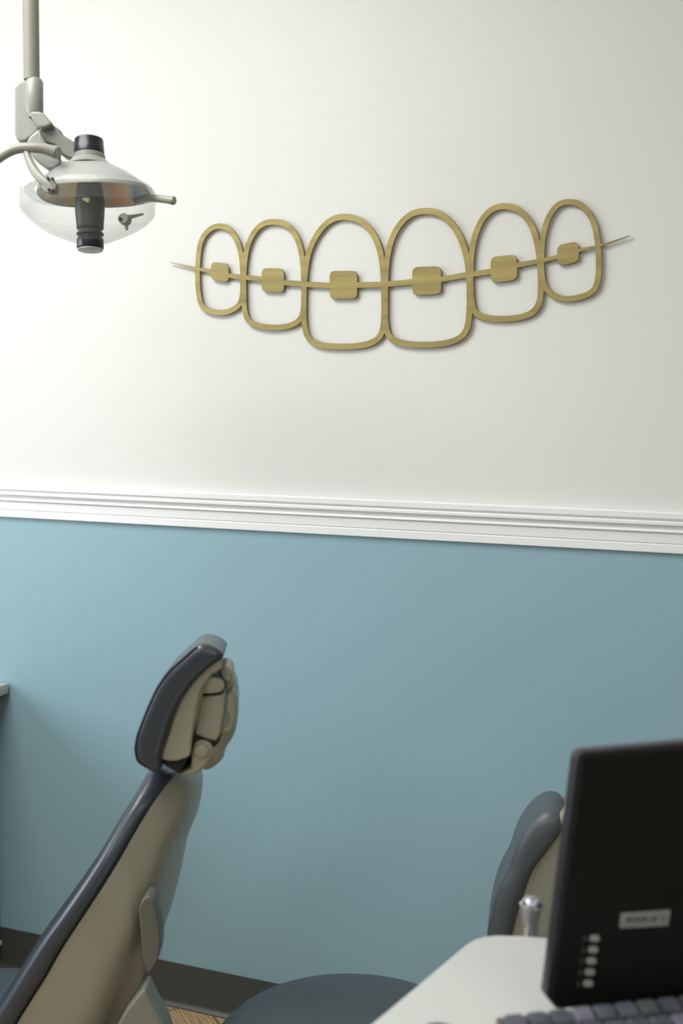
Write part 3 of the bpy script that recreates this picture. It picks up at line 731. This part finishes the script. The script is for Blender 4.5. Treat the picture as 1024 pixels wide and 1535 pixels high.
lpart('swivel_block', z5([(560,1180),(700,1080),(790,1080),(860,1010),(900,1060),(760,1170),(670,1250),(600,1240)]), -0.02, 0.008, 0.003, rc=0.003)
lpart('slot', z5([(660,1245),(710,1195),(716,1208),(668,1256)]), -0.022, -0.015, 0.0005, M_black, rc=0.001)
# left handle: grip and strut
obj('handle', smooth_tube([L(-60, 270, -0.07), L(-15, 246, -0.07), L(5, 232, -0.07), L(25, 223, -0.068), L(50, 221.5, -0.066), L(68, 224, -0.062), L(82, 228, -0.058)], [0.0080, 0.0080, 0.0082, 0.0084, 0.0084, 0.0088, 0.0102], 20), M_handle, lamp)
obj('handle_end', lathe([(0.0001, 0.0), (0.0092, 0.0), (0.0108, -0.002), (0.0108, -0.008), (0.009, -0.0095), (0.0001, -0.0095)], L(88, 229, -0.056), (RT*0.95-UP*0.25-FW*0.2).normalized(), 24), M_handle, lamp)
st_ = obj('handle_strut', smooth_tube([L(38, 225, -0.066), L(45, 243, -0.07), L(53, 258, -0.074), L(63, 269, -0.078), L(74, 278, -0.080), L(80, 287, -0.080)], [0.0052, 0.0068, 0.0078, 0.0076, 0.0074, 0.0066], 16), M_handle, lamp)
for px, py in ((71.5, 266.5), (78.5, 267.5), (73, 284), (79, 285)):
    obj('socket', lathe([(0.0001, 0), (0.0024, 0), (0.0024, 0.004)], L(px, py, -0.0885 if py < 270 else -0.0895), FW, 12), M_gap, st_)
obj('mount_boss', lathe([(0.0001, -0.012), (0.011, -0.012), (0.0125, -0.009), (0.0125, 0.01)], L(76, 281, -0.072), FW, 24), M_handle, lamp)
# right handle
obj('handle', smooth_tube([L(204, 301, 0.03), L(222, 297, 0.01), L(240, 298, -0.01), L(258, 300.5, -0.02)], 0.0066, 16), M_handle, lamp)
obj('handle_end', lathe([(0.0001, 0.004), (0.0062, 0.004), (0.0074, 0.002), (0.0074, -0.003), (0.006, -0.004)], L(259, 300.5, -0.021), (RT*0.95-FW*0.35).normalized(), 20), M_handle, lamp)

# lamp head: axis nearly vertical in the picture
HA = (UP*0.9985+RT*(-0.02)+FW*0.035).normalized()      # axis up
HX = (RT*0.992-UP*0.10); HX = (HX-HA*HX.dot(HA)).normalized(); HY = HA.cross(HX)
HC = L(135, 295)
k = px_
def hring(cx, h, a, b, n=64, e=0.8, tx=0.0):
    """superellipse ring at height h px above the rim plane, half widths a, b in px"""
    return [HC+HX*(cx+a*sgnp(math.cos(t), e))*k+HY*(b*sgnp(math.sin(t), e))*k+HA*(h+tx*math.cos(t))*k for t in [2*math.pi*j/n for j in range(n)]]
# dome (outer) : frosted cap rising to the collar
dome_o = [hring(7, 8-4, 84, 62), hring(5, 14, 80, 58), hring(2, 24, 70, 51), hring(0, 36, 54, 40), hring(-1, 46, 34, 29), hring(-2, 50, 20, 20)]
dome_i = [[p-HA*0.003 for p in r] for r in dome_o]
bm = bmesh.new()
Vo = [[bm.verts.new(p) for p in r] for r in smooth_rings(dome_o, 3)]
for a, b in zip(Vo, Vo[1:]): bridge(bm, a, b)
cap(bm, Vo[-1])
Vi = [[bm.verts.new(p) for p in [q2-HA*0.0025 for q2 in r]] for r in smooth_rings(dome_o, 3)]
for a, b in zip(Vi, Vi[1:]): bridge(bm, a, b)
cap(bm, Vi[-1]); bridge(bm, Vo[0], Vi[0])
dome = obj('dome', bm, M_dome, lamp, sharp=60)
rf = [hring(7, 3, 80, 58), hring(5, 11, 74, 53), hring(2, 20, 62, 44), hring(0, 29, 44, 32), hring(-2, 34, 22, 18)]
bm = bmesh.new(); Vr = [[bm.verts.new(p) for p in r] for r in smooth_rings(rf, 3)]
for a, b in zip(Vr, Vr[1:]): bridge(bm, a, b)
Vr2 = [[bm.verts.new(p+HA*0.0012) for p in r] for r in smooth_rings(rf, 3)]
for a, b in zip(Vr2, Vr2[1:]): bridge(bm, a, b)
bridge(bm, Vr[0], Vr2[0]); cap(bm, Vr2[-1]); cap(bm, Vr[-1])
obj('reflector', bm, M_dich, lamp, sharp=80, label='reflector with yellow, orange and blue sheen')
# rim band between dome and shield
bm = bmesh.new()
A_ = [bm.verts.new(p) for p in hring(1, 9, 93, 66, e=0.72)]; B_ = [bm.verts.new(p) for p in hring(1, 5, 96, 69, e=0.72)]
C_ = [bm.verts.new(p) for p in hring(3, 6, 84, 60, e=0.78)]; D_ = [bm.verts.new(p) for p in hring(3, 10, 84, 60, e=0.78)]
bridge(bm, A_, B_); bridge(bm, B_, C_); bridge(bm, C_, D_); bridge(bm, D_, A_)
obj('shield_rim', bm, M_clear, lamp, sharp=50)
# clear shield: rim, upright wall, tapering bowl
sh_ = [hring(-2, 7, 94, 68, e=0.62), hring(-2, 3, 98, 70, e=0.62), hring(-3, -22, 97, 69, e=0.62), hring(-3, -27, 94, 66, e=0.64), hring(-2, -38, 83, 58, e=0.66), hring(-2, -48, 69, 49, e=0.7), hring(-1, -57, 52, 38, e=0.8), hring(0, -65, 33, 28, e=0.9), hring(0, -69, 20, 20, e=1)]
bm = bmesh.new(); Vs = [[bm.verts.new(p) for p in r] for r in sh_]
for a, b in zip(Vs, Vs[1:]): bridge(bm, a, b)
obj('shield', bm, M_clear, lamp, sharp=25, label='clear plastic shield')
axp = lambda x, y: HC+(L(x, y)-HC)
def ax_lathe(name, prof, mt, par=None, seg=40, lab=None):
    # prof radii/heights in px around the head axis
    return obj(name, lathe([(r*k, h*k) for r, h in prof], HC+HX*(-0.5)*k, HA, seg), mt, par or lamp, sharp=35, label=lab)
ax_lathe('collar', [(0.1, 66), (20, 66), (24, 62), (24, 56), (30, 50), (34, 45), (0.1, 45)], M_lampgrey)
tk = ax_lathe('top_knob', [(0.1, 88), (19, 88), (21, 86.5), (21.6, 84), (22, 74), (22.6, 73), (22.6, 62), (22, 59), (0.1, 59)], M_black)
ax_lathe('bulb_housing', [(0.1, 32), (14, 32), (18, 18), (22, -4), (22, -20), (20.5, -40), (20, -48), (17, -51), (17, -54), (20, -55.5), (20, -58), (16, -60), (17, -64), (0.1, -64)], M_col)
ax_lathe('bottom_knob', [(0.1, -63), (18.5, -63), (20, -65), (20, -77), (19, -79), (17.5, -80), (0.1, -80)], M_black)
ax_lathe('end_cap', [(0.1, -79), (18, -79), (18.5, -81), (16, -82), (0.1, -82)], M_desk)
lpart('painted_glint', [(123,299),(128,301),(131,304),(134,300),(134,296),(124,296)], -0.045, -0.04, 0.001, M_cream, rc=0.002)  # small cream piece painting a yellowish reflection on the bulb housing
bk = obj('shield_latch', lathe([(0.0001, -0.008), (0.0085, -0.008), (0.0095, -0.006), (0.0095, 0.008), (0.0001, 0.008)], L(187, 329, -0.03), (FW*0.9+RT*0.2).normalized(), 24), M_handle, lamp)
obj('latch_pin', lathe([(0.0001, -0.0095), (0.003, -0.0095), (0.003, 0)], L(183, 330, -0.031), (FW*0.9+RT*0.2).normalized(), 12), M_gap, bk)
obj('latch_tab', tube([L(192, 326, -0.03), L(202, 324, -0.02), L(214, 321, 0.0)], [0.0045, 0.003, 0.002], 10), M_handle, bk)
obj('latch_foot', tube([L(189, 336, -0.03), L(190, 345, -0.03)], [0.004, 0.0025], 10), M_handle, bk)

# ------------------------------------------------------------------ light
W = bpy.data.worlds.new('world'); scene.world = W; W.use_nodes = True
nt = W.node_tree; bg = nt.nodes['Background']
sky = nt.nodes.new('ShaderNodeTexSky'); sky.sky_type = 'HOSEK_WILKIE'; sky.sun_direction = (0.6, -0.5, 0.6); sky.turbidity = 3
nt.links.new(sky.outputs[0], bg.inputs['Color']); bg.inputs['Strength'].default_value = 0.4
def area(name, loc, rot, sx, sy_, power, col, spread=180):
    l = bpy.data.lights.new(name, 'AREA'); l.shape = 'RECTANGLE'; l.size = sx; l.size_y = sy_; l.energy = power; l.color = col; l.spread = R(spread)
    o = bpy.data.objects.new(name, l); C.objects.link(o); o.location = loc; o.rotation_euler = rot; return o
WARM = (1.0, 0.985, 0.94); COOL = (0.86, 0.93, 1.0)
area('ceiling_panel_light', (-1.55, 0.82, ZC-0.03), (0, 0, 0), 1.2, 1.2, 53, WARM)
area('ceiling_panel_light', (1.2, 0.2, ZC-0.03), (0, 0, 0), 1.2, 0.6, 11, WARM)
area('ceiling_panel_light', (-1.15, -1.4, ZC-0.03), (0, 0, 0), 1.2, 0.6, 30, WARM)
area('ceiling_panel_light', (1.2, -1.6, ZC-0.03), (0, 0, 0), 1.2, 0.6, 14, WARM)
area('window_daylight', (XL-0.01, (WY0+WY1)/2, (WZ0+WZ1)/2), (0, R(-90), 0), WZ1-WZ0-0.1, WY1-WY0-0.1, 60, COOL)

vs = scene.view_settings
scene.display_settings.display_device = 'sRGB'
vs.view_transform = 'Standard'; vs.look = 'None'; vs.gamma = 1; vs.exposure = 0.0; vs.use_curve_mapping = False
